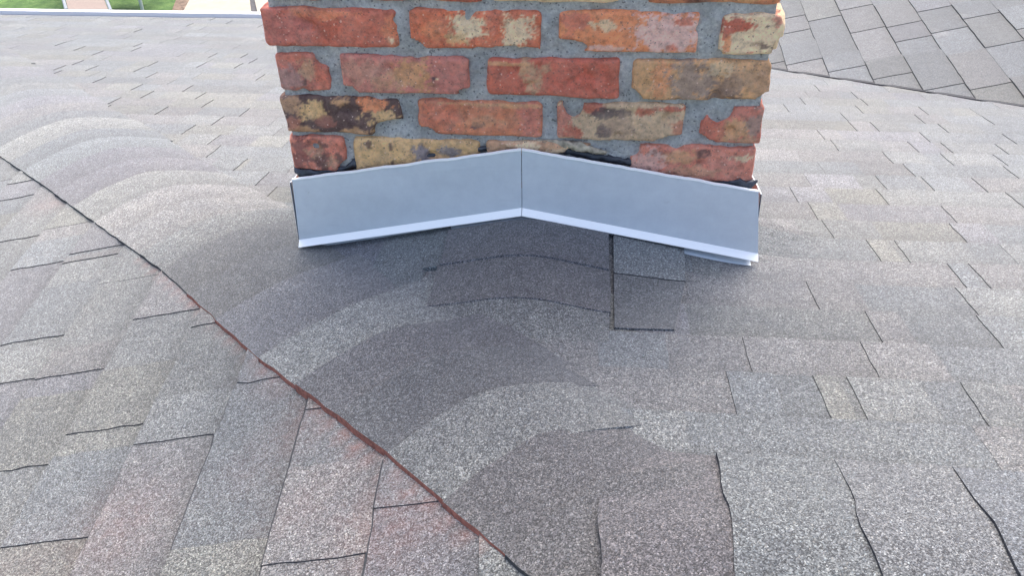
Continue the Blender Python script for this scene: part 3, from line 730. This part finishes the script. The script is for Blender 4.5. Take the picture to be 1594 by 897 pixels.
# sealant smeared above the flashing
def bead(name, pts, r, sq=.6, m=M_SEAL):
    mb = MB(); n = 12; rings = []
    P = []
    for a, b in zip(pts, pts[1:]):
        st = max(2, int(math.dist(a[:3], b[:3])/.004))
        for i in range(st): P.append([a[k]+(b[k]-a[k])*i/st for k in range(4)])
    P.append(list(pts[-1]))
    for i, (x, y, z, rr) in enumerate(P):
        ring = []
        for t in range(n):
            an = t*6.28318/n; k = 1+.6*noise.noise((x*70, t*.7, z*60))+.5*noise.noise((x*190, t*.8, 3))
            ring.append(mb.vert((x+.001*noise.noise((x*90, t, 0)), y+math.cos(an)*rr*sq*k, z+math.sin(an)*rr*k)))
        rings.append(ring)
    for A, B in zip(rings, rings[1:]):
        for t in range(n): mb.face((A[t], A[(t+1) % n], B[(t+1) % n], B[t]))
    mb.face(rings[0]); mb.face(rings[-1]); return mb.build(name, m, chim, smooth=True)
bead('sealant_bead', [(-.372,.002,.004,.006),(-.36,-.002,-.001,.0085),(-.33,.001,.0,.005),(-.285,.003,.009,.005),(-.272,.004,.018,.008),(-.24,.003,.022,.004),(-.15,.003,.036,.003),(-.08,.003,.048,.004),(-.03,.003,.056,.0035)], .006)
bead('sealant_bead', [(.01,.003,.062,.005),(.05,.006,.056,.005),(.09,.006,.048,.006),(.14,.006,.038,.006),(.17,.003,.036,.005),(.25,.003,.022,.004),(.32,.001,.006,.004),(.340,-.001,.003,.006),(.352,-.003,.007,.008),(.362,-.004,.002,.006),(.371,-.004,.006,.0085),(.380,-.002,.010,.002)], .006)
bead('mortar_smear', [(.03,.0045,.068,.003),(.07,.002,.064,.006),(.10,.001,.060,.0075),(.125,.002,.053,.005),(.14,.003,.050,.003)], .006, .7,
     simple('buff_mortar_crumbs', (.42, .36, .27), .95, 90, .5, bscale=90, bdist=.003))

# ------------------------------------------------------------ garden below
GZ = -3.4
def lawn_mat():
    m, t, b = mat('lawn'); co = objco(t)
    c = ramp(t, noi(t, co, 6, 8, .75), [(.3, (.035, .085, .022)), (.5, (.075, .155, .04)), (.7, (.15, .24, .075))])
    c = mix(t, c, ramp(t, noi(t, co, .7, 4, .6), [(.35, (.75, .85, .75)), (.65, (1.25, 1.2, 1.1))]), 1, 'MULTIPLY')
    t.links.new(c, b.inputs['Base Color']); b.inputs['Roughness'].default_value = .9
    bump(t, b, noi(t, co, 30, 6, .8), .05, .8); return m
mb = MB(); n = 24; Rr = 600
g = [[mb.vert((-Rr+2*Rr*i/n, -Rr+2*Rr*j/n, GZ)) for i in range(n+1)] for j in range(n+1)]
for j in range(n):
    for i in range(n): mb.face((g[j][i], g[j][i+1], g[j+1][i+1], g[j+1][i]))
tag(mb.build('lawn', lawn_mat()), kind='structure')
mb = MB()
# concrete path with a dark expansion joint
pl = lambda x, y, z=GZ+.03: mb.vert((x, y, z))
L0 = (-5.43, 9.6); L1 = (-5.82, 11.6); L2 = (-6.6, 16.)
def strip(pts, z0, z1, m=0):
    up = [mb.vert((x, y, z1)) for x, y in pts]; dn = [mb.vert((x, y, z0)) for x, y in pts]; mb.face(up, m)
    for i in range(len(pts)): mb.face((up[i], up[(i+1) % len(pts)], dn[(i+1) % len(pts)], dn[i]), m)
strip([(-5.20, 8.0), (-4.66, 8.0), (-4.56, 10.24), (-4.80, 10.87), (-5.2, 16), (-6.68, 16), (-5.67, 10.84), (-5.55, 10.26)], GZ-.1, GZ+.03)
M_CONC = simple('pale_concrete', (.31, .285, .24), .9, 5, .10, bscale=60, bdist=.003)
tag(mb.build('path', M_CONC), kind='structure')
mb = MB()
strip([(-4.58, 8.0), (-2.0, 8.0), (-2.0, 16), (-5.1, 16), (-4.73, 10.87), (-4.47, 10.24)], GZ-.1, GZ+.03)
tag(mb.build('patio', M_CONC), kind='structure')
mb = MB(); strip([(-4.66, 8.0), (-4.58, 8.0), (-4.47, 10.24), (-4.73, 10.87), (-5.1, 16), (-5.2, 16), (-4.80, 10.87), (-4.56, 10.24)], GZ-.1, GZ+.012)
tag(mb.build('paving_joint', simple('dark_joint_filler', (.06, .06, .065), .9, 20, .3)), kind='structure')
mb = MB(); strip([(-5.20-.12, 8.0), (-5.20, 8.0), (-5.55, 10.26), (-5.67, 10.84), (-6.68, 16), (-6.9, 16), (-5.88, 10.84), (-5.72, 10.26)], GZ-.1, GZ+.02)
tag(mb.build('soil', simple('bare_soil', (.14, .10, .075), .95, 14, .5, bscale=40, bdist=.02)), kind='structure')

# lawn chair: tan sling seat in a grey frame
M_TAN = simple('tan_sling', (.21, .17, .15), .85, 40, .08); M_GRYF = simple('grey_metal_tube', (.20, .23, .26), .5)
M_NAVY = simple('navy_fabric', (.035, .06, .14), .8, 30, .2); M_WT = simple('white_tube', (.45, .50, .50), .4)
ch = empty('lawn_lounger', (-7.1, 10.55, GZ), 'tan sling lounger with grey tube frame on the lawn beyond the gutter', 'lounger')
mb = MB()
sec = [(9.35,.36),(9.9,.36),(10.35,.37),(10.75,.52),(11.25,.80)]
gx = lambda y: -6.92-(y-10.26)*.62
for (ya, za), (yb2, zb2) in zip(sec, sec[1:]):
    i = [mb.vert((gx(ya)-.27, ya, GZ+za)), mb.vert((gx(ya)+.27, ya, GZ+za)), mb.vert((gx(yb2)+.27, yb2, GZ+zb2)), mb.vert((gx(yb2)-.27, yb2, GZ+zb2))]
    k = [mb.vert((mb.v[q_][0], mb.v[q_][1], mb.v[q_][2]-.012)) for q_ in i]
    mb.face(i); mb.face(k[::-1])
    for a in range(4): mb.face((i[a], k[a], k[(a+1) % 4], i[(a+1) % 4]))
mb.build('sling', M_TAN, ch)
for sx in (-.30, .30):
    mb = MB(); mb.tube([(gx(y)+sx, y, GZ+z) for y, z in sec], .022, 8); mb.build('side_rail', M_GRYF, ch)
for y in (9.6, 10.9):
    for sx in (-.30, .30):
        mb = MB(); zz = .36 if y < 10.5 else .58; mb.tube([(gx(y)+sx, y, GZ+zz), (gx(y)+sx, y+.05, GZ)], .018, 8); mb.build('leg', M_GRYF, ch)
ch2 = empty('garden_chair', (-6.25, 10.5, GZ), 'navy fabric chair with a bent white tube arm hoop on the lawn', 'chair')
mb = MB(); mb.box((-6.62, 10.25, GZ+.36), (-6.12, 10.75, GZ+.40)); mb.build('seat', M_NAVY, ch2)
mb = MB(); i = [mb.vert(p) for p in ((-6.64, 10.78, GZ+.40), (-6.14, 10.78, GZ+.40), (-6.12, 10.98, GZ+.95), (-6.66, 10.98, GZ+.95))]; k = [mb.vert((mb.v[q_][0], mb.v[q_][1]+.02, mb.v[q_][2])) for q_ in i]
mb.face(i); mb.face(k[::-1])
for a in range(4): mb.face((i[a], k[a], k[(a+1) % 4], i[(a+1) % 4]))
mb.build('backrest', M_NAVY, ch2)
for x in (-6.66, -6.10):
    mb = MB(); pts = [(x, 10.22, GZ), (x, 10.23, GZ+.45), (x+.0, 10.30, GZ+.60), (x, 10.45, GZ+.65), (x, 10.75, GZ+.64), (x, 10.95, GZ+.30), (x, 11.05, GZ)]
    mb.tube(pts, .024, 8); mb.build('arm_hoop', M_WT, ch2)
